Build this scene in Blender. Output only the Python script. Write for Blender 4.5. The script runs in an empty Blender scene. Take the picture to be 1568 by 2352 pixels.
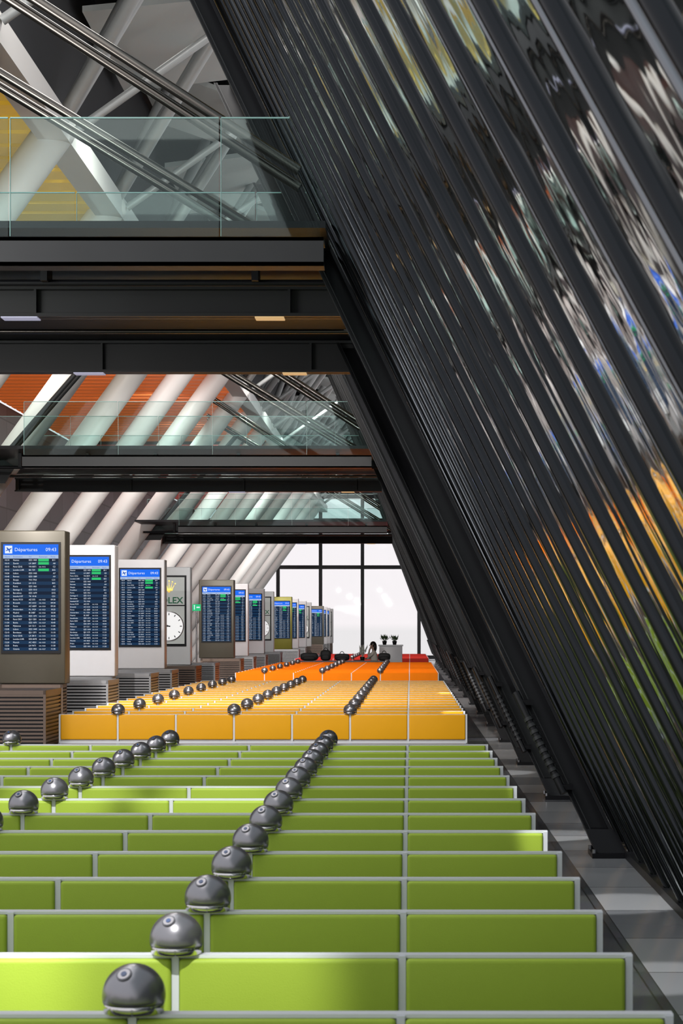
import bpy, bmesh, math, random
from mathutils import Vector, Matrix
random.seed(7)
scene = bpy.context.scene
COL = scene.collection

# ------------------------------------------------------------------ materials
def mat(name, color, rough=0.5, metal=0.0, emit=None, estr=1.0, spec=0.5, noise=0.0, nscale=8.0, bump=0.0, bscale=40.0, coat=0.0):
    m = bpy.data.materials.new(name); m.use_nodes = True
    nt = m.node_tree; b = nt.nodes['Principled BSDF']
    b.inputs['Base Color'].default_value = (*color, 1)
    b.inputs['Roughness'].default_value = rough
    b.inputs['Metallic'].default_value = metal
    b.inputs['Specular IOR Level'].default_value = spec
    b.inputs['Coat Weight'].default_value = coat
    if emit:
        b.inputs['Emission Color'].default_value = (*emit, 1)
        b.inputs['Emission Strength'].default_value = estr
    tc = None
    if noise > 0 or bump > 0:
        tc = nt.nodes.new('ShaderNodeTexCoord')
    if noise > 0:
        n = nt.nodes.new('ShaderNodeTexNoise'); n.inputs['Scale'].default_value = nscale; n.inputs['Detail'].default_value = 4
        nt.links.new(tc.outputs['Object'], n.inputs['Vector'])
        mr = nt.nodes.new('ShaderNodeMapRange')
        mr.inputs['To Min'].default_value = 1 - noise; mr.inputs['To Max'].default_value = 1 + noise
        nt.links.new(n.outputs['Fac'], mr.inputs['Value'])
        mx = nt.nodes.new('ShaderNodeVectorMath'); mx.operation = 'SCALE'
        mx.inputs[0].default_value = color
        nt.links.new(mr.outputs['Result'], mx.inputs['Scale'])
        nt.links.new(mx.outputs['Vector'], b.inputs['Base Color'])
    if bump > 0:
        n2 = nt.nodes.new('ShaderNodeTexNoise'); n2.inputs['Scale'].default_value = bscale
        nt.links.new(tc.outputs['Object'], n2.inputs['Vector'])
        bp = nt.nodes.new('ShaderNodeBump'); bp.inputs['Strength'].default_value = bump; bp.inputs['Distance'].default_value = 0.01
        nt.links.new(n2.outputs['Fac'], bp.inputs['Height'])
        nt.links.new(bp.outputs['Normal'], b.inputs['Normal'])
    return m

def clear_glass(name, tint, gloss=0.12, bump=.03):
    m = bpy.data.materials.new(name); m.use_nodes = True
    nt = m.node_tree; nt.nodes.clear()
    out = nt.nodes.new('ShaderNodeOutputMaterial')
    tr = nt.nodes.new('ShaderNodeBsdfTransparent'); tr.inputs['Color'].default_value = (*tint, 1)
    gl = nt.nodes.new('ShaderNodeBsdfGlossy'); gl.inputs['Color'].default_value = (.85, .95, .93, 1); gl.inputs['Roughness'].default_value = 0.02
    tc = nt.nodes.new('ShaderNodeTexCoord'); n = nt.nodes.new('ShaderNodeTexNoise'); n.inputs['Scale'].default_value = .8; n.inputs['Detail'].default_value = 0
    nt.links.new(tc.outputs['Object'], n.inputs['Vector'])
    bp = nt.nodes.new('ShaderNodeBump'); bp.inputs['Strength'].default_value = bump; bp.inputs['Distance'].default_value = .05
    nt.links.new(n.outputs['Fac'], bp.inputs['Height']); nt.links.new(bp.outputs['Normal'], gl.inputs['Normal'])
    mx = nt.nodes.new('ShaderNodeMixShader'); mx.inputs[0].default_value = gloss
    nt.links.new(tr.outputs[0], mx.inputs[1]); nt.links.new(gl.outputs[0], mx.inputs[2])
    nt.links.new(mx.outputs[0], out.inputs[0])
    return m

M = {}
M['green'] = mat('lime_upholstery', (.38, .52, .050), .5, bump=.15, bscale=300, noise=.06, nscale=3, spec=.3)
M['yellow'] = mat('amber_upholstery', (.90, .42, .006), .45, bump=.15, bscale=300, noise=.06, nscale=3, spec=.3)
M['orange'] = mat('orange_upholstery', (.90, .21, .006), .6, noise=.06, nscale=3, spec=.05)
M['red'] = mat('red_upholstery', (.55, .04, .03), .6, noise=.06, nscale=3, spec=.05)
M['white'] = mat('white_frame', (.72, .74, .78), .35, noise=.03)
M['steel'] = mat('satin_steel', (.42, .42, .44), .28, 1.0, noise=.05)
M['dome'] = mat('dome_metal', (.29, .28, .30), .27, .8, noise=.05, nscale=20)
M['dome_dark'] = mat('dome_dark_metal', (.08, .08, .09), .3, .6, noise=.05, nscale=20)
M['chrome'] = mat('chrome', (.62, .60, .60), .10, 1.0, noise=.04)
M['blue_lens'] = mat('blue_lens', (.03, .07, .2), .1, 0, noise=.1)
M['black'] = mat('black_steel', (.008, .008, .010), .45, 0, noise=.2, nscale=3, spec=.25)
M['tube_a'] = mat('dark_polished_tube', (.022, .024, .027), .14, .9, noise=.25, nscale=2)
M['tube_b'] = mat('steel_polished_tube', (.18, .19, .205), .14, 1.0, noise=.2, nscale=2)
M['girder'] = mat('charcoal_girder', (.028, .029, .031), .45, .0, noise=.15, nscale=2, spec=.3)
M['rod'] = mat('polished_rod', (.11, .10, .09), .2, .9, noise=.15, nscale=3)
M['column'] = mat('white_painted_column', (.74, .72, .70), .45, noise=.04, nscale=1)
M['ceil_pale'] = mat('pale_roof_panel', (.42, .45, .44), .5, noise=.08, nscale=.4)
M['ceil_dark'] = mat('dark_roof_void', (.025, .026, .03), .8, noise=.2, nscale=.5)
M['slat_y'] = mat('yellow_slat', (.60, .36, .03), .45, noise=.1, emit=(.60, .36, .03), estr=.35)  # slat colours carry a faint added glow; the slats are no lamps
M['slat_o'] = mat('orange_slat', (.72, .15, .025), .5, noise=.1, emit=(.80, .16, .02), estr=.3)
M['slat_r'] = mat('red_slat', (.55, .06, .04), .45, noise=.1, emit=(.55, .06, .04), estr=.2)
M['tube_grey'] = mat('grey_truss_tube', (.34, .35, .35), .4, .2, noise=.05)
M['bronze'] = mat('bronze_totem', (.075, .065, .048), .4, .3, noise=.06)
M['olive'] = mat('olive_totem', (.14, .13, .015), .35, .4, noise=.06)  # bronze totem with a green reflection put into its base colour
M['totemwhite'] = mat('white_totem', (.74, .73, .76), .35, noise=.03)
M['totemgrey'] = mat('grey_totem', (.70, .70, .71), .35, noise=.03)
M['rib'] = mat('ribbed_bronze', (.14, .10, .08), .4, .5, noise=.1)
M['ribgrey'] = mat('ribbed_grey', (.28, .28, .29), .4, .5, noise=.1)
M['bezel'] = mat('black_bezel', (.008, .008, .01), .4, noise=.1, spec=.2)
def em(name, c, s): return mat(name, (0.001, 0.001, 0.001), .5, emit=c, estr=s, noise=.02, spec=.05)
M['scr_dark'] = em('screen_navy', (.003, .012, .035), 1)
M['scr_mid'] = em('screen_navy_stripe', (.008, .034, .085), 1)
M['scr_head'] = em('screen_blue_header', (.01, .13, .75), 1.2)
M['scr_sub'] = em('screen_subheader', (.40, .52, .75), 1)
M['scr_text'] = em('screen_white_text', (.80, .88, 1.0), 1)
M['scr_blue'] = em('screen_blue_text', (.02, .1, .5), 1)
M['scr_green'] = em('screen_green_tag', (.03, .55, .16), 1)
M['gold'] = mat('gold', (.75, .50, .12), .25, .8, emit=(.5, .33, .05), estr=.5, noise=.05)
M['logo_green'] = mat('dark_green_letters', (.01, .16, .07), .4, noise=.05)
M['clockface'] = mat('clock_face', (.8, .8, .8), .4, emit=(.9, .9, .9), estr=.6, noise=.02)
M['adgrey'] = mat('ad_panel', (.48, .50, .48), .4, noise=.03, emit=(.5,.52,.5), estr=.2)  # faint glow added to lift the panel out of the dark
M['skin'] = mat('skin', (.50, .30, .22), .5, noise=.05)
M['hair'] = mat('dark_hair', (.012, .009, .008), .4, noise=.3, nscale=60)
M['shirt'] = mat('cream_shirt', (.62, .58, .52), .7, noise=.05)
M['denim'] = mat('dark_trousers', (.03, .035, .06), .8, noise=.1)
M['bagblack'] = mat('black_fabric', (.015, .015, .017), .7, noise=.2, bump=.3, bscale=80)
M['tablegrey'] = mat('table_top', (.10, .10, .11), .4, noise=.1)
M['leaf'] = mat('leaf', (.05, .09, .035), .6, noise=.2)
M['paleleaf'] = mat('pale_petals', (.55, .58, .52), .6, noise=.1)
M['exit'] = em('exit_green', (.02, .55, .2), 1)
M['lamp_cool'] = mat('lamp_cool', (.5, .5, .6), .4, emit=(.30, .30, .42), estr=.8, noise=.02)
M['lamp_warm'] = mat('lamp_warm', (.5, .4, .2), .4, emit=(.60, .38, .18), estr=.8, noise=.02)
M['gl_rail'] = clear_glass('balustrade_glass', (.88, .945, .935), .03, .01)
M['gl_edge'] = mat('glass_edge', (.22, .38, .36), .2, noise=.1, emit=(.25, .42, .40), estr=.05)
M['gl_win'] = clear_glass('window_glass', (.99, .99, .99), .004, 0.0)

def facade_glass():
    m = bpy.data.materials.new('dark_mirror_glass'); m.use_nodes = True
    nt = m.node_tree; b = nt.nodes['Principled BSDF']; L = nt.links.new
    b.inputs['Base Color'].default_value = (.50, .555, .57, 1)
    b.inputs['Metallic'].default_value = 1; b.inputs['Roughness'].default_value = .03
    tc = nt.nodes.new('ShaderNodeTexCoord'); sp = nt.nodes.new('ShaderNodeSeparateXYZ'); L(tc.outputs['Object'], sp.inputs[0])
    m1 = nt.nodes.new('ShaderNodeMath'); m1.operation = 'MULTIPLY_ADD'; m1.inputs[1].default_value = -.4
    L(sp.outputs['Z'], m1.inputs[0]); L(sp.outputs['Y'], m1.inputs[2])
    cb = nt.nodes.new('ShaderNodeCombineXYZ'); L(m1.outputs[0], cb.inputs['X']); L(sp.outputs['Z'], cb.inputs['Y'])
    mp = nt.nodes.new('ShaderNodeMapping'); mp.inputs['Scale'].default_value = (1.7, .55, 1)
    L(cb.outputs[0], mp.inputs['Vector'])
    n = nt.nodes.new('ShaderNodeTexNoise'); n.inputs['Scale'].default_value = 1.3; n.inputs['Detail'].default_value = 2.2
    L(mp.outputs['Vector'], n.inputs['Vector'])
    bp = nt.nodes.new('ShaderNodeBump'); bp.inputs['Strength'].default_value = .25; bp.inputs['Distance'].default_value = .10
    L(n.outputs['Fac'], bp.inputs['Height']); L(bp.outputs['Normal'], b.inputs['Normal'])
    return m
M['facade'] = facade_glass()

def floor_mat():
    m = bpy.data.materials.new('stone_tile_floor'); m.use_nodes = True
    nt = m.node_tree; b = nt.nodes['Principled BSDF']; b.inputs['Roughness'].default_value = .16
    tc = nt.nodes.new('ShaderNodeTexCoord')
    br = nt.nodes.new('ShaderNodeTexBrick'); br.offset = 0
    br.inputs['Scale'].default_value = 1; br.inputs['Brick Width'].default_value = .6; br.inputs['Row Height'].default_value = 1.2
    br.inputs['Mortar Size'].default_value = .006
    br.inputs['Color1'].default_value = (.06, .065, .075, 1); br.inputs['Color2'].default_value = (.14, .145, .155, 1); br.inputs['Mortar'].default_value = (.03, .03, .03, 1)
    nt.links.new(tc.outputs['Object'], br.inputs['Vector'])
    n = nt.nodes.new('ShaderNodeTexNoise'); n.inputs['Scale'].default_value = 3; n.inputs['Detail'].default_value = 6
    nt.links.new(tc.outputs['Object'], n.inputs['Vector'])
    mx = nt.nodes.new('ShaderNodeMix'); mx.data_type = 'RGBA'; mx.blend_type = 'MULTIPLY'; mx.inputs[0].default_value = .4
    nt.links.new(br.outputs['Color'], mx.inputs[6]); nt.links.new(n.outputs['Color'], mx.inputs[7])
    sx = nt.nodes.new('ShaderNodeSeparateXYZ'); nt.links.new(tc.outputs['Object'], sx.inputs[0])
    gt = nt.nodes.new('ShaderNodeMath'); gt.operation = 'GREATER_THAN'; gt.inputs[1].default_value = 1.25
    nt.links.new(sx.outputs['X'], gt.inputs[0])
    br2 = nt.nodes.new('ShaderNodeTexBrick'); br2.offset = 0
    br2.inputs['Scale'].default_value = 1; br2.inputs['Brick Width'].default_value = 1.25; br2.inputs['Row Height'].default_value = 1.2
    br2.inputs['Mortar Size'].default_value = .008
    br2.inputs['Color1'].default_value = (.18, .19, .21, 1); br2.inputs['Color2'].default_value = (.52, .53, .55, 1); br2.inputs['Mortar'].default_value = (.04, .04, .04, 1)
    nt.links.new(tc.outputs['Object'], br2.inputs['Vector'])
    m2 = nt.nodes.new('ShaderNodeMix'); m2.data_type = 'RGBA'
    nt.links.new(gt.outputs[0], m2.inputs[0]); nt.links.new(mx.outputs[2], m2.inputs[6]); nt.links.new(br2.outputs['Color'], m2.inputs[7])
    nt.links.new(m2.outputs[2], b.inputs['Base Color'])
    return m
M['floor'] = floor_mat()
def wall_mat():
    m = bpy.data.materials.new('grey_wall_cladding'); m.use_nodes = True
    nt = m.node_tree; b = nt.nodes['Principled BSDF']; b.inputs['Roughness'].default_value = .5
    tc = nt.nodes.new('ShaderNodeTexCoord')
    sp = nt.nodes.new('ShaderNodeSeparateXYZ'); nt.links.new(tc.outputs['Object'], sp.inputs[0])
    cb = nt.nodes.new('ShaderNodeCombineXYZ'); nt.links.new(sp.outputs['Y'], cb.inputs['X']); nt.links.new(sp.outputs['Z'], cb.inputs['Y'])
    br = nt.nodes.new('ShaderNodeTexBrick'); br.offset = 0
    br.inputs['Scale'].default_value = 1; br.inputs['Brick Width'].default_value = 2.8; br.inputs['Row Height'].default_value = 1.5; br.inputs['Mortar Size'].default_value = .03
    br.inputs['Color1'].default_value = (.07, .07, .075, 1); br.inputs['Color2'].default_value = (.14, .14, .15, 1); br.inputs['Mortar'].default_value = (.02, .02, .02, 1)
    nt.links.new(cb.outputs[0], br.inputs['Vector']); nt.links.new(br.outputs['Color'], b.inputs['Base Color'])
    return m
M['wall'] = wall_mat()

# ------------------------------------------------------------------ mesh builder
class MB:
    def __init__(s): s.v = []; s.f = []; s.m = []; s.mats = []; s.smooth = []
    def mi(s, k):
        if k not in s.mats: s.mats.append(k)
        return s.mats.index(k)
    def add(s, vs, fs, k, smooth=False):
        o = len(s.v); s.v += [tuple(v) for v in vs]; i = s.mi(k)
        for f in fs:
            s.f.append(tuple(o + a for a in f)); s.m.append(i); s.smooth.append(smooth)
        return s
    def box(s, x0, x1, y0, y1, z0, z1, k):
        vs = [(x0,y0,z0),(x1,y0,z0),(x1,y1,z0),(x0,y1,z0),(x0,y0,z1),(x1,y0,z1),(x1,y1,z1),(x0,y1,z1)]
        return s.add(vs, [(0,3,2,1),(4,5,6,7),(0,1,5,4),(1,2,6,5),(2,3,7,6),(3,0,4,7)], k)
    def beam(s, p, q, wx, wy, k):
        p = Vector(p); q = Vector(q); vs = []
        for c in (p, q):
            for a, b in ((-1,-1),(1,-1),(1,1),(-1,1)): vs.append(c + Vector((a*wx/2, b*wy/2, 0)))
        return s.add(vs, [(3,2,1,0),(4,5,6,7),(0,1,5,4),(1,2,6,5),(2,3,7,6),(3,0,4,7)], k)
    def bar(s, p, q, w, h, k, up=(0,0,1)):
        p = Vector(p); q = Vector(q); d = (q-p).normalized(); u = Vector(up)
        a = d.cross(u).normalized(); b = a.cross(d).normalized(); vs = []
        for c in (p, q):
            for i, j in ((-1,-1),(1,-1),(1,1),(-1,1)): vs.append(c + a*i*w/2 + b*j*h/2)
        return s.add(vs, [(3,2,1,0),(4,5,6,7),(0,1,5,4),(1,2,6,5),(2,3,7,6),(3,0,4,7)], k)
    def cyl(s, p, q, r, k, n=16, r2=None, caps=True):
        p = Vector(p); q = Vector(q); d = (q-p).normalized()
        u = Vector((0,1,0)) if abs(d.y) < .9 else Vector((1,0,0))
        a = d.cross(u).normalized(); b = d.cross(a).normalized(); r2 = r if r2 is None else r2
        vs = [p + a*math.cos(t)*r + b*math.sin(t)*r for t in [2*math.pi*i/n for i in range(n)]]
        vs += [q + a*math.cos(t)*r2 + b*math.sin(t)*r2 for t in [2*math.pi*i/n for i in range(n)]]
        s.add(vs, [(i, (i+1)%n, n+(i+1)%n, n+i) for i in range(n)], k, True)
        if caps:
            s.add(vs[:n], [tuple(reversed(range(n)))], k); s.add(vs[n:], [tuple(range(n))], k)
        return s
    def lathe(s, prof, k, n=32, c=(0,0,0)):
        vs = []; m = len(prof)
        for (r, z) in prof:
            for i in range(n):
                t = 2*math.pi*i/n; vs.append((c[0]+r*math.cos(t), c[1]+r*math.sin(t), c[2]+z))
        fs = []
        for j in range(m-1):
            for i in range(n): fs.append((j*n+i, j*n+(i+1)%n, (j+1)*n+(i+1)%n, (j+1)*n+i))
        return s.add(vs, fs, k, True)
    def poly(s, pts, k): return s.add(pts, [tuple(range(len(pts)))], k)
    def blob(s, c, r, k, n=12, sq=1.0):
        vs = []; fs = []
        for j in range(n+1):
            ph = math.pi*j/n
            for i in range(n*2):
                t = math.pi*i/n
                e = lambda v: math.copysign(abs(v)**sq, v)
                vs.append((c[0]+r[0]*e(math.sin(ph))*e(math.cos(t)), c[1]+r[1]*e(math.sin(ph))*e(math.sin(t)), c[2]+r[2]*e(math.cos(ph))))
        w = n*2
        for j in range(n):
            for i in range(w): fs.append((j*w+i, (j+1)*w+i, (j+1)*w+(i+1)%w, j*w+(i+1)%w))
        return s.add(vs, fs, k, True)
    def mesh(s, name):
        me = bpy.data.meshes.new(name); me.from_pydata(s.v, [], s.f)
        for k in s.mats: me.materials.append(M[k])
        me.polygons.foreach_set('material_index', s.m); me.polygons.foreach_set('use_smooth', s.smooth)
        me.update(); return me

def put(name, data, parent=None, loc=(0,0,0), label=None, cat=None, group=None, kind=None):
    o = bpy.data.objects.new(name, data.mesh(name) if isinstance(data, MB) else data)
    COL.objects.link(o); o.location = loc
    if parent: o.parent = parent
    if label: o['label'] = label
    if cat: o['category'] = cat
    if group: o['group'] = group
    if kind: o['kind'] = kind
    return o

def rounded(x0,x1,y0,y1,z0,z1,k,bev=.02,seg=3,name='cushion'):
    b = MB().box(x0,x1,y0,y1,z0,z1,k); me = b.mesh(name)
    bm = bmesh.new(); bm.from_mesh(me)
    bmesh.ops.bevel(bm, geom=list(bm.edges)+list(bm.verts), offset=bev, segments=seg, affect='EDGES', profile=.6)
    for f in bm.faces: f.smooth = True
    bm.to_mesh(me); bm.free(); return me

def text_into(mb, body, size, x, z, k, align='LEFT', y=0.0, spacing=1.0, bold=0.0):
    cu = bpy.data.curves.new('t', 'FONT'); cu.body = body; cu.size = size; cu.align_x = align; cu.space_line = spacing; cu.resolution_u = 2
    cu.offset = bold
    ob = bpy.data.objects.new('t', cu); COL.objects.link(ob)
    bpy.context.view_layer.update()
    dg = bpy.context.evaluated_depsgraph_get()
    me = bpy.data.meshes.new_from_object(ob.evaluated_get(dg))
    vs = [(x+v.co.x, y, z+v.co.y) for v in me.vertices]
    mb.add(vs, [tuple(p.vertices) for p in me.polygons], k)
    bpy.data.objects.remove(ob); bpy.data.curves.remove(cu); bpy.data.meshes.remove(me)

EYE = 1.8; F = 4700.0
# ------------------------------------------------------------------ camera
cam = bpy.data.cameras.new('camera'); co = bpy.data.objects.new('camera', cam); COL.objects.link(co)
co.location = (0, 0, EYE); co.rotation_euler = (math.radians(90), 0, 0)
cam.sensor_fit = 'VERTICAL'; cam.sensor_height = 36; cam.sensor_width = 24; cam.lens = F/2352*36
cam.shift_x = -158/2352; cam.shift_y = 274/2352
cam.clip_end = 600
cam.dof.use_dof = True; cam.dof.focus_distance = 30; cam.dof.aperture_fstop = 11
scene.camera = co
scene.view_settings.view_transform = 'Standard'

# ------------------------------------------------------------------ world
w = bpy.data.worlds.new('world'); scene.world = w; w.use_nodes = True
wn = w.node_tree; bg = wn.nodes['Background']
tc = wn.nodes.new('ShaderNodeTexCoord'); sp = wn.nodes.new('ShaderNodeSeparateXYZ'); wn.links.new(tc.outputs['Generated'], sp.inputs[0])
cr = wn.nodes.new('ShaderNodeValToRGB'); wn.links.new(sp.outputs['Z'], cr.inputs[0])
cr.color_ramp.elements[0].position = -.02; cr.color_ramp.elements[0].color = (.85, .83, .84, 1)
cr.color_ramp.elements[1].position = .25; cr.color_ramp.elements[1].color = (.92, .95, 1, 1)
e = cr.color_ramp.elements.new(.0); e.color = (.97, .92, .94, 1)
wn.links.new(cr.outputs[0], bg.inputs[0]); bg.inputs[1].default_value = 1.0

# ------------------------------------------------------------------ room shell
put('floor', MB().box(-14, 3, -4, 131, -.2, 0, 'floor'), kind='structure', label='dark stone tile floor with a pale border strip', cat='floor')
put('wall_left', MB().box(-14, -13.8, 18, 131, 0, 9.5, 'wall'), kind='structure', label='grey panel clad wall behind the inclined columns', cat='wall')

def tl(D): return .46 - max(0, D-18)*.0009
def fpt(xf, D, z): return Vector((xf - tl(D)*z, D + .4*z, z))
ZT = 8.6
edges = [-2.5, 3.1, 8.7] + [14.3+5.65*i for i in range(21)]
for i in range(len(edges)-1):
    a, b = edges[i], edges[i+1]
    if a > 124: break
    g = MB(); g.poly([fpt(1.78, a, 0), fpt(1.78, b, 0), fpt(1.78, b, ZT), fpt(1.78, a, ZT)], 'facade')
    o = put('window_%d' % (i+1), g, kind='structure', label='leaning mirror glass facade bay', cat='window')
D = 0.95; i = 1
while D < 124:
    m = MB()
    p = fpt(1.790, D, 0); q = fpt(1.790, D, ZT)
    m.cyl(p, q, .038, 'tube_a', 18)
    m.cyl(p+Vector((.0,.16,0)), q+Vector((.0,.16,0)), .021, 'tube_b', 10)  # pale second tube added to stand for highlights along the mullion
    put('trim_%d' % i, m, kind='structure', label='glossy black tubular facade mullion', cat='mullion')
    i += 1; D += .76 if D < 62 else 1.3
put('trim_%d' % i, MB().box(1.70, 1.95, -2.5, 127, 0, .06, 'black'), kind='structure', label='black sill along the facade foot', cat='trim')

# structural posts
for k in range(20):
    D = 16.4 + 5.65*k
    if D > 123: break
    root = put('facade_post', None, loc=(1.60, D, 0), label='black inclined steel post bolted at its foot', cat='steel post', group='inclined steel posts along the facade')
    t = tl(D); q = Vector((-t*ZT, .4*ZT, ZT)); b = MB()
    p0 = Vector((0,0,.02))
    b.beam(p0+Vector((-.09,0,0)), q+Vector((-.09,0,0)), .03, .26, 'black')
    b.beam(p0+Vector((.09,0,0)), q+Vector((.09,0,0)), .03, .26, 'black')
    b.beam(p0, q, .18, .03, 'black')
    b.beam(p0+Vector((-.09,-.12,0)), q+Vector((-.09,-.12,0)), .045, .02, 'girder')
    put('post_body', b, root)
    f = MB(); f.box(-.16, .15, -.20, .20, 0, .04, 'black')
    f.add([(-.12,-.15,.04),(.12,-.15,.04),(.12,.15,.04),(-.12,.15,.04),(-.20,-.06,.22),(.02,-.06,.22),(.02,.2,.22),(-.20,.2,.22)],
          [(0,1,5,4),(1,2,6,5),(2,3,7,6),(3,0,4,7),(4,5,6,7)], 'black')
    for bx in (-.14, .13):
        for by in (-.17, .17): f.cyl((bx,by,.04),(bx,by,.07), .02, 'steel', 8)
    put('foot_plate', f, root)
    d = MB(); a0 = Vector((-t*.5-.14, .4*.5-.2, .5)); dirv = Vector((-t, .4, 1))
    d.cyl(a0, a0+dirv*.8, .03, 'black', 12)
    for j in range(10):
        c = a0+dirv*(.12+.05*j); d.cyl(c, c+dirv*.025, .037, 'girder', 12)
    for j in (.05, .72):
        c = a0+dirv*j; d.box(c.x-.02, c.x+.10, c.y-.02, c.y+.12, c.z-.02, c.z+.02, 'black')
    put('damper', d, root)

# ------------------------------------------------------------------ end window
em_ = MB()
YE = 130
for x in (-13.8, -11.1, -8.4, -5.7, -3.04, .55, 3): em_.box(x-.11, x+.11, YE-.15, YE+.15, 0, 10.4, 'black')
for z in (.15, 5.87, 8.85, 10.35): em_.box(-13.8, 3, YE-.16, YE+.16, z-.12, z+.12, 'black')
put('window_40', em_, kind='structure', label='tall black framed end window grid', cat='window')
put('window_41', MB().box(-13.8, 3, YE-.01, YE+.01, 0, 10.4, 'gl_win'), kind='structure', label='clear glazing of the tall end window', cat='window')
put('wall_back', MB().box(-14, 3, YE-.1, YE+.2, 10.5, 13.2, 'ceil_dark'), kind='structure', label='dark wall band above the end window', cat='wall')

# ------------------------------------------------------------------ ceiling
put('ceiling', MB().box(-5.6, 1.2, 20, 130, 13.0, 13.2, 'ceil_dark').box(-14, -5.6, 18, 130, 9.9, 10.1, 'ceil_dark').box(-5.7, -5.6, 18, 130, 9.9, 13.0, 'ceil_dark'), kind='structure', label='dark roof void', cat='ceiling')
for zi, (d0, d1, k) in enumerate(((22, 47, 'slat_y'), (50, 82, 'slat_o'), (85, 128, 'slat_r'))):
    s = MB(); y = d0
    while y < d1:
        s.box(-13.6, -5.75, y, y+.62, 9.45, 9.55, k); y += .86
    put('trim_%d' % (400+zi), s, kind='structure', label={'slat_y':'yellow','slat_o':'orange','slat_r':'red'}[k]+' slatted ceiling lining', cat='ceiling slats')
s = MB(); y = 22.4
j = 0
while y < 126:
    for (xa, xb) in ((-5.4, -2.2), (-2.0, 1.0)):
        sh = 1.5
        za, zb = (12.0, 12.8) if j % 2 == 0 else (12.8, 12.0)
        s.add([(xa, y, za), (xb, y+sh, zb), (xb, y+sh+5.0, zb), (xa, y+5.0, za), (xa, y, za+.1), (xb, y+sh, zb+.1), (xb, y+sh+5.0, zb+.1), (xa, y+5.0, za+.1)],
              [(0,3,2,1),(4,5,6,7),(0,1,5,4),(1,2,6,5),(2,3,7,6),(3,0,4,7)], 'ceil_pale')
        j += 1
    y += 5.65; j += 1
put('trim_410', s, kind='structure', label='pale folded metal roof panels', cat='roof panels')
put('trim_411', MB().box(-5.68, -5.22, 20, 129, 9.3, 9.7, 'column'), kind='structure', label='white box chord beam along the column heads', cat='beam')

D = 25.8
colmesh = None
while D < 126:
    root = put('inclined_column', None, loc=(-12.3, D, 0), label='thick white inclined tubular column', cat='column', group='white inclined columns')
    if colmesh is None:
        c = MB(); q = Vector((.72*9.5, 0, 9.5)); c.cyl((0,0,0), q, .30, 'column', 32)
        c.cyl((0,0,0),(.06,0,.08), .40, 'column', 32)
        colmesh = c.mesh('column_shaft')
        t = MB()
        N = Vector((6.85, 0, 9.5))
        t.cyl(N, N+Vector((1.9, 0, 3.2)), .13, 'tube_grey', 14)
        t.cyl(N, N+Vector((.9, 2.6, 3.2)), .11, 'tube_grey', 14)
        t.cyl(N, N+Vector((2.6, -2.4, 3.2)), .11, 'tube_grey', 14)
        t.cyl(N+Vector((.3,0,0)), N+Vector((4.4, 0, 2.9)), .07, 'tube_grey', 10)
        t.blob(N, (.30,.30,.30), 'column', 10)
        trmesh = t.mesh('roof_strut')
    put('column_shaft', colmesh, root); put('roof_strut', trmesh, root, label='grey branching tubular roof struts')
    D += 5.7

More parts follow.
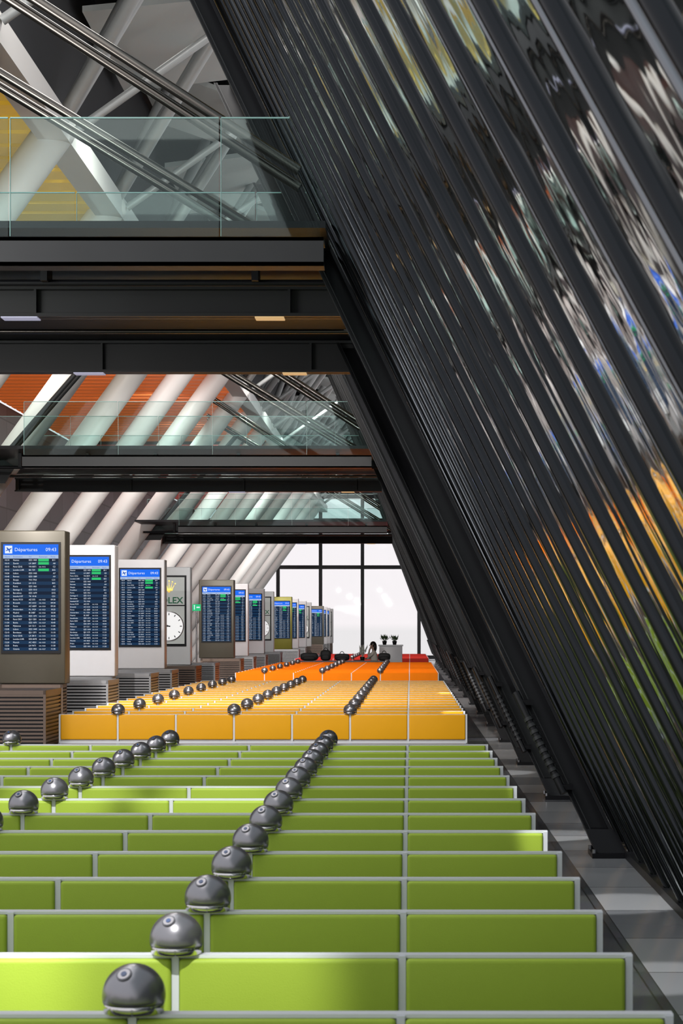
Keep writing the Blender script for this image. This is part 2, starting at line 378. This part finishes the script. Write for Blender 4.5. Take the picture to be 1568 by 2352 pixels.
# ------------------------------------------------------------------ footbridges
def ibeam(x0, x1, y, z0, z1, fl=.22):
    b = MB(); b.box(x0, x1, y-.015, y+.015, z0, z1, 'girder')
    b.box(x0, x1, y-fl/2, y+fl/2, z0, z0+.03, 'girder'); b.box(x0, x1, y-fl/2, y+fl/2, z1-.03, z1, 'girder')
    x = x1-.55
    while x > x0:
        b.box(x-.012, x+.012, y-fl/2+.01, y+fl/2-.01, z0+.03, z1-.03, 'girder'); x -= 2.45
    return b
def bridge(y0, ys):
    xr = -.62; xl = -7.2 if y0 > 30 else -8.6
    root = put('footbridge', None, loc=(0, y0, 4.84), label='black steel footbridge with glass balustrades across the hall', cat='footbridge', group='footbridges crossing the hall')
    for n_, (dy, ht) in enumerate(ys):
        x0 = xl if n_ == 0 else -8.6
        if n_ == 0:
            b = MB().box(x0, xr-.1, dy-.03, dy+.03, 0, .23, 'girder').box(x0, xr-.1, dy-.03, dy+.3, .20, .23, 'girder').box(x0, xr-.1, dy-.03, dy+.25, 0, .025, 'girder')
        else: b = ibeam(x0, xr, dy, 0, ht)
        put('girder', b, root)
        if n_ > 0:  # emissive plates added as bright rectangles under the girders
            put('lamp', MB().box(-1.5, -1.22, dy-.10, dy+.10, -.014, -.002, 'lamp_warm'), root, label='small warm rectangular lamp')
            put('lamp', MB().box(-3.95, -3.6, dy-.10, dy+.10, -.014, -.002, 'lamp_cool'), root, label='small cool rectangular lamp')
    L = ys[-1][0]
    put('deck', MB().box(-8.6, xr-.1, .35, L+.1, .38, .44, 'black'), root)
    p = MB(); p.cyl((-8.5, L*.22, .12), (xr, L*.22, .12), .03, 'black', 10); p.cyl((-8.5, L*.72, .2), (xr, L*.72, .2), .025, 'rod', 10)
    for x in (-7.5,-6.2, -4.9, -3.3, -1.4): p.box(x-.03, x+.03, L*.2, L*.24, .12, .38, 'black')
    put('service_pipe', p, root)
    for dy in (0, 2.9 if y0 < 30 else 2.6, L):
        x = xl+.02 if dy == 0 else -8.5
        while x < xr-.3:
            x2 = min(x+1.75, xr-.12)
            g = MB(); g.box(x+.01, x2-.01, dy-.008, dy+.008, .24, 1.22, 'gl_rail')
            g.box(x+.01, x2-.01, dy-.011, dy+.011, 1.22, 1.230, 'gl_edge')
            g.box(x+.005, x+.010, dy-.011, dy+.011, .24, 1.22, 'gl_edge')
            put('balustrade_panel', g, root, label='clear greenish glass panel')
            x = x2
    for dy, (ax, az, bx, bz) in ((.5, (-.95, .90, -6.2, 4.3)), (3.0, (-.62, .35, -6.6, 4.0))):
        for off in (0, .13):
            put('tie_rod', MB().cyl((ax, dy+off, az-off*.9), (bx, dy+off, bz-off*.9), .046, 'rod', 16), root, label='polished inclined tie rod')
    if y0 > 30:
        for off in (0, .35):
            put('tie_rod', MB().cyl((-8.55, 3+off, 0), (-5.6, 3+off, 3.4), .05, 'girder', 14), root, label='black inclined tie rod')
        gp = MB(); gp.add([(-8.75,2.9,-.08),(-8.1,2.9,-.08),(-7.9,2.9,.25),(-8.3,2.9,.5),(-8.75,2.9,.3),(-8.75,2.95,-.08),(-8.1,2.95,-.08),(-7.9,2.95,.25),(-8.3,2.95,.5),(-8.75,2.95,.3)],
            [(4,3,2,1,0),(5,6,7,8,9),(0,1,6,5),(1,2,7,6),(2,3,8,7),(3,4,9,8),(4,0,5,9)], 'girder')
        put('gusset_plate', gp, root)
bridge(17.0, [(0, .23), (2.84, .29), (7.1, .37)])
bridge(38.0, [(0, .23), (6.6, .30)])
bridge(63.5, [(0, .23), (7.5, .33)])

# ------------------------------------------------------------------ benches
PITCH = .70; XR = .675; NS = 7
cush = {k: rounded(-.338, .338, -.036, .0, -.135, .164, k, .014, 3) for k in ('green', 'yellow')}
seatm = {}
def frame_mesh(rail, rk='white'):
    b = MB()
    xl = XR - NS*PITCH
    b.box(xl-.012, XR+.012, -.026, .022, .80-rail, .80, rk)
    b.box(xl, XR, -.010, .012, .455, .80-rail, 'white')
    for i in range(NS+1):
        x = XR - i*PITCH
        b.box(x-.011, x+.011, -.034, .02, .455, .797, 'white')
    b.box(xl, XR, -.035, .02, .445, .475, 'white')
    b.box(xl, XR, .10, .18, .33, .39, 'steel')
    for i in range(NS+1):
        x = XR - i*PITCH
        b.box(x-.02, x+.02, -.025, .18, .36, .455, 'steel')
    return b
FRAMES = {'green': frame_mesh(.010).mesh('bench_frame'), 'yellow': frame_mesh(.005).mesh('bench_frame'),
          'orange': frame_mesh(.005, 'orange').mesh('bench_frame'), 'red': frame_mesh(.005, 'red').mesh('bench_frame')}
LEG = MB().box(-.02, .02, .11, .17, 0.02, .34, 'steel').box(-.03, .03, -.06, .46, 0, .025, 'steel').mesh('bench_leg')
def seatpad(k):
    b = MB()
    for i in range(NS):
        c = XR - (i+.5)*PITCH
        b.add([(c-.33,.05,.40),(c+.33,.05,.40),(c+.33,.50,.41),(c-.33,.50,.41),(c-.33,.05,.455),(c+.33,.05,.455),(c+.33,.49,.475),(c-.33,.49,.475)],
              [(0,3,2,1),(4,5,6,7),(0,1,5,4),(1,2,6,5),(2,3,7,6),(3,0,4,7)], k)
    return b.mesh('seat')
for k in ('green','yellow','orange','red'): seatm[k] = seatpad(k)
def dome_prof():
    pr = []
    R = .0835; c = .045
    a0 = -12
    for i in range(15):
        a = math.radians(a0 + (90-a0)*i/14); pr.append((max(R*math.cos(a), .0001), c + R*math.sin(a)))
    return pr
ring_prof = [(.0, 0), (.074, 0), (.079, .004), (.0805, .024), (.079, .026)]
CAP = MB().lathe([(.078, .028)] + dome_prof(), 'dome', 36).mesh('outlet_dome')
RING = MB().lathe(ring_prof, 'chrome', 36).mesh('base_ring')
def socket():
    b = MB(); nrm = Vector((-.22, -.62, .75)).normalized(); c = Vector((0,0,.045)) + nrm*.080
    b.cyl(c, c+nrm*.005, .021, 'dome_dark', 20); b.cyl(c+nrm*.005, c+nrm*.0065, .017, 'dome', 20)
    b.cyl(c+nrm*.0065, c+nrm*.008, .008, 'blue_lens', 12); return b.mesh('socket')
SOCK = socket()
CAPALL = MB().lathe([(.078, .028)] + dome_prof(), 'dome', 20).lathe(ring_prof, 'chrome', 20).mesh('outlet_dome')

def bench(D, k, idx, detail):
    lab = {'green':'lime green','yellow':'amber yellow','orange':'orange','red':'red'}[k]
    root = put('bench', None, loc=(0, D, 0), label='long row bench with %s back panels in white frame' % lab, cat='bench', group='%s bench rows' % lab)
    put('frame', FRAMES[k], root)
    put('seat', seatm[k], root)
    if detail:
        for i in range(NS): put('back_cushion', cush[k], root, loc=(XR-(i+.5)*PITCH, -.010, .625 if k == 'green' else .630))
        for i in (0, 2, 4, 6, 7): put('leg', LEG, root, loc=(XR-i*PITCH + (-.03 if i == 0 else .03 if i == 7 else 0), 0, 0))
    else:
        b = MB()
        for i in range(NS):
            c = XR-(i+.5)*PITCH; b.box(c-.338, c+.338, -.046, -.010, .493, .795, k)
        put('back_cushion', b, root)
        lg = MB()
        for i in (0, 3, 7):
            x = XR-i*PITCH + (-.03 if i == 0 else .03 if i == 7 else 0)
            lg.box(x-.02, x+.02, .11, .17, 0, .34, 'steel')
        put('leg', lg, root)
    for j, i in enumerate((2, 4, 6)):
        if k == 'yellow' and idx % 2: continue
        if k in ('orange','red') and idx % 3: continue
        x = XR - i*PITCH
        if k == 'green':
            d = put('outlet_dome', CAP, root, loc=(x, 0, .80), label='grey metal dome outlet')
            put('base_ring', RING, d, label='chrome ring'); put('socket', SOCK, d)
        else: put('outlet_dome', CAPALL, root, loc=(x, 0, .80), label='grey metal dome outlet')
for i in range(-1, 14): bench(5.37+.98*i, 'green', i, True)
for i in range(18): bench(24.7+.98*i, 'yellow', i, True)
for i in range(18): bench(49.5+.98*i, 'orange', i, False)
for i in range(17): bench(75.0+.98*i, 'red', i, False)

# ------------------------------------------------------------------ information totems
rows = """10:10|Nantes|EZS 1403|B11
10:10|Zurich|LX 2807|A8
10:15|Paris CDG|VN 8071|C2
10:15|London LHR|BA 729|B32
10:20|Lisbon|EZS 1445|A7
10:40|Rennes|EZS 1389|A9
10:45|Skopje|W6 7763|C31
10:55|Frankfurt|LH 1215|B41
10:55|Porto|EZS 1461|A2
11:05|Santiago C|EZS 1513|D23
11:10|Barcelona|EZS 1479|D72
11:15|Istanbul IST|TK 1918|C51
11:15|Rome FCO|AZ 575|09:30
11:20|Brussels|AC 6121|09:30
11:20|Porto|AC 6809|09:30
11:30|Amsterdam|KL 1924|10:25
11:30|Madrid|IB 3487|10:30
11:40|Stockholm|EZS 1371|10:35
11:45|Paris ORY|EJU 1281|10:40
11:50|Bastia|EZS 1071|10:45
12:05|Mykonos|LH 1211|11:00
12:05|Lisbon|EZS 1449|11:05
12:10|Bordeaux|EJU 1371|11:10
12:15|Paris CDG|LX 2813|11:15
12:15|London LHR|EZS 8475|11:20
12:20|Munich|AC 4521|11:25
12:25|Praha|LH 9471|11:30
12:30|Catania|EZS 1401|11:30""".split('\n')
SW, SH = .775, 1.48
def screen_meshes():
    s = MB(); s.box(-.02, SW+.02, -.01, .02, -.02, SH+.02, 'bezel')
    y = -.0115
    q = lambda x0,x1,z0,z1,k,yy=y: s.poly([(x0,yy,z0),(x1,yy,z0),(x1,yy,z1),(x0,yy,z1)], k)
    q(.01, SW-.01, SH-.155, SH-.01, 'scr_head'); q(.01, SW-.01, SH-.205, SH-.155, 'scr_sub')
    n_ = len(rows); h = (SH-.205-.015)/n_
    for i in range(n_): q(.01, SW-.01, SH-.205-(i+1)*h, SH-.205-i*h, 'scr_mid' if i % 2 else 'scr_dark')
    t = MB(); yt = -.0135
    text_into(t, 'Départures', .068, .165, SH-.105, 'scr_text', y=yt); text_into(t, '09:43', .068, SW-.035, SH-.105, 'scr_text', 'RIGHT', y=yt)
    t.poly([(.035,yt,SH-.135),(.135,yt,SH-.135),(.135,yt,SH-.03),(.035,yt,SH-.03)], 'scr_text')
    yi = yt-.001
    t.poly([(.045,yi,SH-.105),(.05,yi,SH-.092),(.118,yi,SH-.062),(.127,yi,SH-.066),(.120,yi,SH-.078)], 'scr_blue')
    t.poly([(.07,yi,SH-.090),(.055,yi,SH-.055),(.065,yi,SH-.052),(.095,yi,SH-.080)], 'scr_blue')
    t.poly([(.082,yi,SH-.088),(.095,yi,SH-.124),(.103,yi,SH-.120),(.104,yi,SH-.080)], 'scr_blue')
    for x, b in ((.03,'Heure'),(.145,'Destination'),(.36,'Vol'),(.50,'Remarque'),(.66,'Porte')): text_into(t, b, .028, x, SH-.19, 'scr_blue', y=yt)
    for i, r in enumerate(rows):
        a, b, c, g = r.split('|'); z = SH-.205-(i+1)*h+.014
        for x, tx in ((.03,a),(.145,b),(.36,c)): text_into(t, tx, .029, x, z, 'scr_text', y=yt)
        text_into(t, g, .029, SW-.05, z, 'scr_text', 'RIGHT', y=yt)
        if i in (0, 1, 3): t.poly([(.49,yt,z-.007),(.635,yt,z-.007),(.635,yt,z+.028),(.49,yt,z+.028)], 'scr_green')
        elif i > 11 or i == 2: text_into(t, 'Info 10:%02d' % (10+i), .022, .50, z, 'scr_text', y=yt)
    return s.mesh('screen'), t.mesh('screen_text')
SCR, SCT = screen_meshes()

def ad_meshes():
    s = MB(); W, H = .74, 1.52
    s.box(0, W, -.012, .02, 0, H, 'bezel'); s.poly([(.04,-.013,.05),(W-.04,-.013,.05),(W-.04,-.013,H-.04),(.04,-.013,H-.04)], 'adgrey')
    s.box(.04, W-.04, -.016, -.013, .86, .885, 'bezel')
    l = MB(); cx = W/2; y = -.02
    text_into(l, 'ROLEX', .19, cx, H-.60, 'logo_green', 'CENTER', y=y, bold=.004)
    g = MB(); bz = H-.34
    tips = [(-.13,.16),(-.07,.20),(0,.22),(.07,.20),(.13,.16)]
    for i, (tx, tz) in enumerate(tips):
        bx = -.055 + .11*i/4
        g.poly([(cx+bx-.014,y,bz+.03),(cx+bx+.014,y,bz+.03),(cx+tx,y,bz+tz)], 'gold')
        g.cyl((cx+tx,y-.002,bz+tz),(cx+tx,y+.004,bz+tz), .015, 'gold', 12)
    g.poly([(cx-.07,y,bz+.005),(cx+.07,y,bz+.005),(cx+.085,y,bz+.05),(cx-.085,y,bz+.05)], 'gold')
    g.cyl((cx,y-.004,bz),(cx,y+.004,bz), .03, 'gold', 16)
    c = MB(); R = .30; cz = .43
    c.cyl((cx,-.045,cz),(cx,-.012,cz), R+.02, 'chrome', 48); c.cyl((cx,-.048,cz),(cx,-.045,cz), R, 'clockface', 48)
    for i in range(12):
        a = math.radians(30*i); u = Vector((math.sin(a), 0, math.cos(a))); pp = Vector((cx,-.05,cz))
        c.bar(pp+u*R*.78, pp+u*R*.93, .018, .002, 'bezel', up=(0,1,0))
    for ang, ln, wd in ((30*(9+43/60), .16, .022), (43*6, .25, .014)):
        a = math.radians(ang); u = Vector((math.sin(a), 0, math.cos(a))); pp = Vector((cx,-.053,cz))
        c.bar(pp-u*.03, pp+u*ln, wd, .003, 'bezel', up=(0,1,0))
    return s.mesh('poster_panel'), l.mesh('lettering'), g.mesh('crown_emblem'), c.mesh('clock')
ADP, ADL, ADG, ADC = ad_meshes()

def totem_body(k): return rounded(-.94, 0, 0, .40, 1.08, 3.18, k, .02, 2, 'totem_body')
BODY = {k: totem_body(k) for k in ('bronze','totemwhite','totemgrey','olive')}
def ribbox(x0, x1, y0, y1, z1, k, step=.045):
    b = MB(); b.box(x0+.02, x1-.02, y0+.02, y1-.02, 0, z1-.02, 'bezel'); b.box(x0, x1, y0, y1, z1-.05, z1, k); b.box(x0, x1, y0, y1, 0, .06, k)
    for (a, c) in ((x0,y0),(x1-.03,y0),(x0,y1-.03),(x1-.03,y1-.03)): b.box(a, a+.03, c, c+.03, 0, z1, k)
    z = .08
    while z < z1-.06:
        b.box(x0+.004, x1-.004, y0+.004, y1-.004, z, z+step*.55, k); z += step
    return b.mesh('ribbed_box')
PED = {k: ribbox(-.90, -.04, .02, .38, 1.075, k) for k in ('rib', 'ribgrey')}
VENT = {k: ribbox(-1.0, 0, 0, 1.1, 1.1, k) for k in ('rib', 'ribgrey')}
for base in (0, 26.8, 53.6, 82.0):
    for j, dd in enumerate((28.0, 32.7, 39.3, 43.9)):
        D = base + dd
        if base == 82.0: D = 111.5+4.6*j
        if D > 127: continue
        k = ('bronze','totemwhite','totemwhite','totemgrey')[j]
        if base == 53.6 and j == 0: k = 'olive'
        cname = {'bronze':'bronze','totemwhite':'white','totemgrey':'grey','olive':'olive'}[k]
        what = 'advertising totem with a round clock' if j == 3 else 'information totem with a blue flight departures screen'
        root = put('information_totem', None, loc=(-4.72, D, 0), label='%s %s' % (cname, what), cat='display totem', group='display totems beside the benches')
        put('body', BODY[k], root)
        put('pedestal', PED['rib' if j in (0, 3) else 'ribgrey'], root, label='ribbed metal pedestal')
        if j < 3:
            s = put('screen', SCR, root, loc=(-.94+.085, -.008, 1.52), label='flight departures display screen')
            put('screen_text', SCT, s)
        else:
            s = put('poster_panel', ADP, root, loc=(-.94+.12, -.008, 1.48), label='framed poster panel')
            put('lettering', ADL, s, label='dark green capital lettering'); put('crown_emblem', ADG, s, label='gold crown'); put('clock', ADC, s, label='round white analogue clock')
for j, D in enumerate((24.2, 29.2, 34.0, 37.0, 41.2, 45.2, 52.0, 56.3, 61, 68, 79, 84)):
    put('vent_cabinet', VENT['rib' if j in (0, 4, 6) else 'ribgrey'], None, loc=(-4.31, D, 0), label='waist high %s ribbed ventilation cabinet' % ('brown' if j in (0,4,6) else 'grey metal'), cat='ventilation cabinet', group='ventilation cabinets beside the benches')

root = put('exit_sign', None, loc=(-5.22, 50, 0), label='small green emergency exit sign on a steel stand', cat='exit sign')
put('pole', MB().cyl((0,0,.02),(0,0,2.4), .02, 'steel', 10).cyl((0,0,0),(0,0,.02), .15, 'steel', 20), root)
sg = MB().box(-.10, .10, -.03, .02, 2.30, 2.46, 'exit')
sg.box(.0, .08, -.034, -.03, 2.37, 2.40, 'scr_text'); sg.blob((-.05,-.034,2.425), (.016,.004,.016), 'scr_text', 6); sg.box(-.06, -.04, -.034, -.03, 2.33, 2.41, 'scr_text')
put('sign_panel', sg, root)

# ------------------------------------------------------------------ work table, bags, person
YT = 68.6
tb = put('work_table', None, loc=(-2.2, YT, 0), label='long dark table in the aisle between the benches', cat='table')
put('table_top', MB().box(-1.7, 1.5, 0, .75, .77, .81, 'tablegrey'), tb)
for x in (-1.62, 1.42):
    for y in (.06, .69): put('leg', MB().cyl((x,y,0),(x,y,.77), .025, 'steel', 10), tb)
def backpack(x, y, sx, h, lab, name='backpack'):
    r = put(name, None, loc=(x, y, .81), label=lab, cat='bag', group='bags on the work table')
    b = MB(); b.blob((0,0,h*.5), (sx*.5,.14,h*.5), 'bagblack', 12, .6); b.blob((0,-.12,h*.32), (sx*.36,.07,h*.26), 'bagblack', 10, .6)
    put('bag_body', b, r)
    hd = MB()
    for i in range(8):
        a0 = math.pi*i/8; a1 = math.pi*(i+1)/8
        hd.cyl((.07*math.cos(a0),0,h-.02+.09*math.sin(a0)),(.07*math.cos(a1),0,h-.02+.09*math.sin(a1)), .012, 'bagblack', 8)
    put('handle', hd, r)
backpack(-3.40, YT+.3, .60, .27, 'slumped black backpack lying on the table')
backpack(-2.85, YT+.35, .36, .36, 'upright black backpack with a top handle')
backpack(-2.30, YT+.3, .52, .24, 'low black shoulder bag with a looped handle', 'shoulder_bag')
backpack(-.88, YT+.25, .42, .26, 'small black case beside the counter', 'camera_case')
lp = put('laptop', None, loc=(-1.72, YT+.35, .81), label='open black laptop in front of the seated person', cat='laptop')
put('keyboard_deck', MB().box(-.17, .17, -.12, .12, 0, .02, 'bezel'), lp)
put('lid', MB().add([(-.17,-.12,.02),(-.17,.12,.02),(-.22,.12,.25),(-.22,-.12,.25),(-.16,-.12,.02),(-.16,.12,.02),(-.21,.12,.25),(-.21,-.12,.25)],
    [(0,1,2,3),(7,6,5,4),(0,3,7,4),(1,5,6,2),(3,2,6,7),(0,4,5,1)], 'bezel'), lp)

def skin_mesh(name, verts, edges, radii, k, root=0, sub=2):
    me = bpy.data.meshes.new(name); me.from_pydata(verts, edges, []); ob = bpy.data.objects.new(name, me); COL.objects.link(ob)
    md = ob.modifiers.new('s', 'SKIN')
    for i, r in enumerate(radii): me.skin_vertices[0].data[i].radius = (r, r) if not isinstance(r, tuple) else r
    me.skin_vertices[0].data[root].use_root = True
    md.use_smooth_shade = True
    s = ob.modifiers.new('d', 'SUBSURF'); s.levels = sub; s.render_levels = sub
    bpy.context.view_layer.update()
    dg = bpy.context.evaluated_depsgraph_get(); m2 = bpy.data.meshes.new_from_object(ob.evaluated_get(dg)); m2.name = name
    bpy.data.objects.remove(ob); m2.materials.clear(); m2.materials.append(M[k])
    for p in m2.polygons: p.use_smooth = True
    return m2
PX, PY = -1.22, 69.75
pr = put('person', None, loc=(PX, PY, 0), label='seated dark-haired person in cream shirt, hand raised to head', cat='person')
V = [(0,0,.60),(0,0,.85),(-.02,0,1.06),(-.03,0,1.17),(-.05,0,1.22),
     (-.06,0,1.30),(-.07,0,1.37),
     (-.02,-.17,1.08),(-.20,-.22,.92),(-.17,-.14,1.16),(-.12,-.11,1.25),
     (-.02,.17,1.08),(-.08,.22,.90),(-.34,.12,.86),(-.42,.10,.85),
     (-.04,-.10,.56),(-.46,-.11,.55),(-.44,-.11,.10),(-.55,-.11,.05),
     (-.04,.10,.56),(-.46,.11,.55),(-.44,.11,.10),(-.55,.11,.05)]
E = [(0,1),(1,2),(2,3),(3,4),(4,5),(5,6),(2,7),(7,8),(8,9),(9,10),(2,11),(11,12),(12,13),(13,14),(0,15),(15,16),(16,17),(17,18),(0,19),(19,20),(20,21),(21,22)]
R = [.13,.12,.13,.055,.05,.09,.075,.055,.042,.03,.03,.055,.042,.03,.03,.085,.06,.045,.035,.085,.06,.045,.035]
for hb, dirv, side in ((10, Vector((.02,.03,.08)), Vector((1,.2,0))), (14, Vector((-.08,-.02,-.01)), Vector((0,1,0)))):
    base = Vector(V[hb])
    for i in range(4):
        a = base + side.normalized()*(-.027+.018*i) + dirv*.3; b = a + dirv*(.5+.1*(i in (1,2))); c = b + dirv*.35 + Vector((.005,.008,-.01))
        n0 = len(V); V += [tuple(a), tuple(b), tuple(c)]; E += [(hb,n0),(n0,n0+1),(n0+1,n0+2)]; R += [.009,.0085,.007]
    a = base + side.normalized()*.035; b = a + dirv*.45 + side.normalized()*.015
    n0 = len(V); V += [tuple(a), tuple(b)]; E += [(hb,n0),(n0,n0+1)]; R += [.010,.008]
put('body', skin_mesh('body', V, E, R, 'skin'), pr)
SV = V[:4]+[V[7],V[8],(-.18,-.16,1.10),V[11],V[12],(-.28,.14,.87)]
put('shirt', skin_mesh('shirt', SV, [(0,1),(1,2),(2,3),(2,4),(4,5),(5,6),(2,7),(7,8),(8,9)], [.15,.145,.155,.075,.072,.058,.045,.072,.058,.045], 'shirt'), pr, label='cream long-sleeved shirt')
LV = [V[0]]+V[15:18]+V[19:22]
put('trousers', skin_mesh('trousers', LV, [(0,1),(1,2),(2,3),(0,4),(4,5),(5,6)], [.15,.10,.075,.06,.10,.075,.06], 'denim'), pr, label='dark trousers')
hr = MB(); hr.blob((-.045,0,1.355), (.105,.10,.105), 'hair', 12); hr.blob((.02,0,1.26), (.06,.095,.16), 'hair', 12)
put('hair', hr, pr, label='long dark hair')
put('nose', MB().blob((-.165,0,1.32), (.016,.012,.02), 'skin', 8), pr)
for s_ in (-1, 1):
    put('eye', MB().blob((-.15, s_*.032, 1.345), (.008,.012,.007), 'hair', 6), pr)
    put('ear', MB().blob((-.06, s_*.098, 1.33), (.015,.012,.028), 'skin', 6), pr)
put('mouth', MB().blob((-.155,0,1.285), (.008,.024,.006), 'red', 6), pr)
ch = put('chair', None, loc=(PX+.02, PY, 0), label='black chair under the seated person', cat='chair')
put('seat', rounded(-.24,.22,-.22,.22,.40,.45,'bagblack',.02,2,'seat'), ch)
put('backrest', rounded(.20,.25,-.2,.2,.5,.92,'bagblack',.02,2,'backrest'), ch)
for x in (-.2,.2):
    for y in (-.18,.18): put('leg', MB().cyl((x,y,0),(x,y,.40 if x < 0 else .52), .016, 'steel', 8), ch)
ct = put('counter', None, loc=(-.68, 71.3, 0), label='white reception counter standing in the aisle', cat='counter')
put('counter_body', rounded(-.40, .40, 0, .5, 0, 1.28, 'totemwhite', .02, 2, 'counter_body'), ct)
put('counter_top', MB().box(-.43, .43, -.04, .54, 1.28, 1.33, 'white'), ct)
def plant(x, y, z, k, h, lab, nl=26, spread=.22):
    r = put('potted_plant', None, loc=(x,y,z), label=lab, cat='plant')
    put('pot', MB().lathe([(.0001,0),(.06,0),(.085,.13),(.075,.13),(.07,.10),(.0001,.10)], 'bezel', 16), r)
    b = MB()
    for i in range(nl):
        a = random.uniform(0, 6.28); s_ = random.uniform(.2, 1)*spread; t = Vector((math.cos(a)*s_, math.sin(a)*s_, .1+h*random.uniform(.5,1)))
        p0 = Vector((0,0,.1)); b.cyl(p0, t, .004, k, 5)
        d = Vector((math.cos(a+1.5), math.sin(a+1.5), .3))*.03; m_ = p0.lerp(t, .7)
        b.add([m_-d, t, m_+d, t+Vector((0,0,.07))], [(0,1,2),(0,3,2)], k)
    put('foliage', b, r, label='thin leafy stems')
plant(-.90, 71.5, 1.33, 'leaf', .22, 'dark leafy plant in a black pot on the counter')
plant(-.55, 71.5, 1.33, 'leaf', .20, 'low dark green plant in a black pot on the counter')
plant(-1.62, YT+.62, .81, 'paleleaf', .42, 'pale flowering plant in a pot on the table', 22, .2)

# ------------------------------------------------------------------ lights
def area(name, loc, tgt, sx, sy, power, color=(1,1,1)):
    l = bpy.data.lights.new(name, 'AREA'); l.shape = 'RECTANGLE'; l.size = sx; l.size_y = sy; l.energy = power; l.color = color
    o = bpy.data.objects.new(name, l); COL.objects.link(o); o.location = loc
    o.rotation_euler = (Vector(tgt)-Vector(loc)).to_track_quat('-Z', 'Y').to_euler(); return o
area('roof_light', (-3.2, 9, 9.5), (-3.2, 9.01, 0), 5, 14, 380, (1, .98, .95))  # added fill above the green rows, no fixture there
area('roof_light', (-4.0, 24, 12), (-4, 26, 0), 5, 6, 700, (1, .97, .93))  # added fill over the first amber rows, out of view
area('hall_light', (-7.5, 14, 5.0), (-6, 40, 3), 4, 3, 550, (1, .97, .94))  # added fill left of the view, brightens totem and column fronts
def spot(loc, tgt, power, ang, color=(1,1,1), r=.05, blend=.5):
    l = bpy.data.lights.new('downlight', 'SPOT'); l.energy = power; l.spot_size = math.radians(ang); l.spot_blend = blend; l.shadow_soft_size = r; l.color = color  # every spot is an added light without a fixture
    o = bpy.data.objects.new('downlight', l); COL.objects.link(o); o.location = loc
    o.rotation_euler = (Vector(tgt)-Vector(loc)).to_track_quat('-Z', 'Y').to_euler()
for D in (36, 44, 52, 60, 68, 77, 86, 95, 105, 115):
    spot((-3.6, D-4, 11.6), (-3.2, D, 0), 2200 if D < 50 else 1700, 110, (1, .95, .90), .06, 1)  # added overhead spots to brighten the far benches
    spot((-8, D-3, 9.2), (-9.5, D+3, 3), 750, 140, (1, .95, .92), .06, 1)  # added spots to brighten the white columns
for D in (24.7, 45.3, 71.8, 100.3):
    for x in (-2.4, -5.6):
        spot((x, D, 5.0), (x-.6, D+14, 1.2), 1300, 125, (1, .97, .94), .05, 1)  # added fill spots tucked behind the bridge girders
for D in (38.5, 64.0):
    spot((-2.3, D, 4.95), (-5.2, D+6, 2.2), 600, 45, (1, .98, .96), .03, .6)  # added spots that lift the dark clock totems
spot((-1.5, 20.5, 4.95), (-1.8, 24.7, .6), 700, 70, (1, .97, .92), .03, .8)  # added spot to brighten the first amber row
for x in (-2.4, -1.6, -.8, 0, .6):
    spot((x-.3, 3.0, 5.6), (x, 6.35, .68), 1500, 13, (1, 1, .97), .04, .6)  # added narrow spots imitating sunlight on one green row
for x in (-3.2, -2.2, -1.2, -.2, .6):
    spot((x-.3, 7.5, 6.0), (x, 12.6, .74), 1900, 10, (1, 1, .97), .03, .6)  # added narrow spots imitating the sunlit rows further back
for x, D in ((1.25, 10.6), (1.35, 13.5), (1.2, 18), (1.1, 26), (1.2, 34)):
    spot((x-2.2, D-3, 5.0 if D < 15 else 4.7), (x, D, 0), 1300, 9, (1, .99, .97), .03, .4)  # added spots imitating sun patches on the floor strip
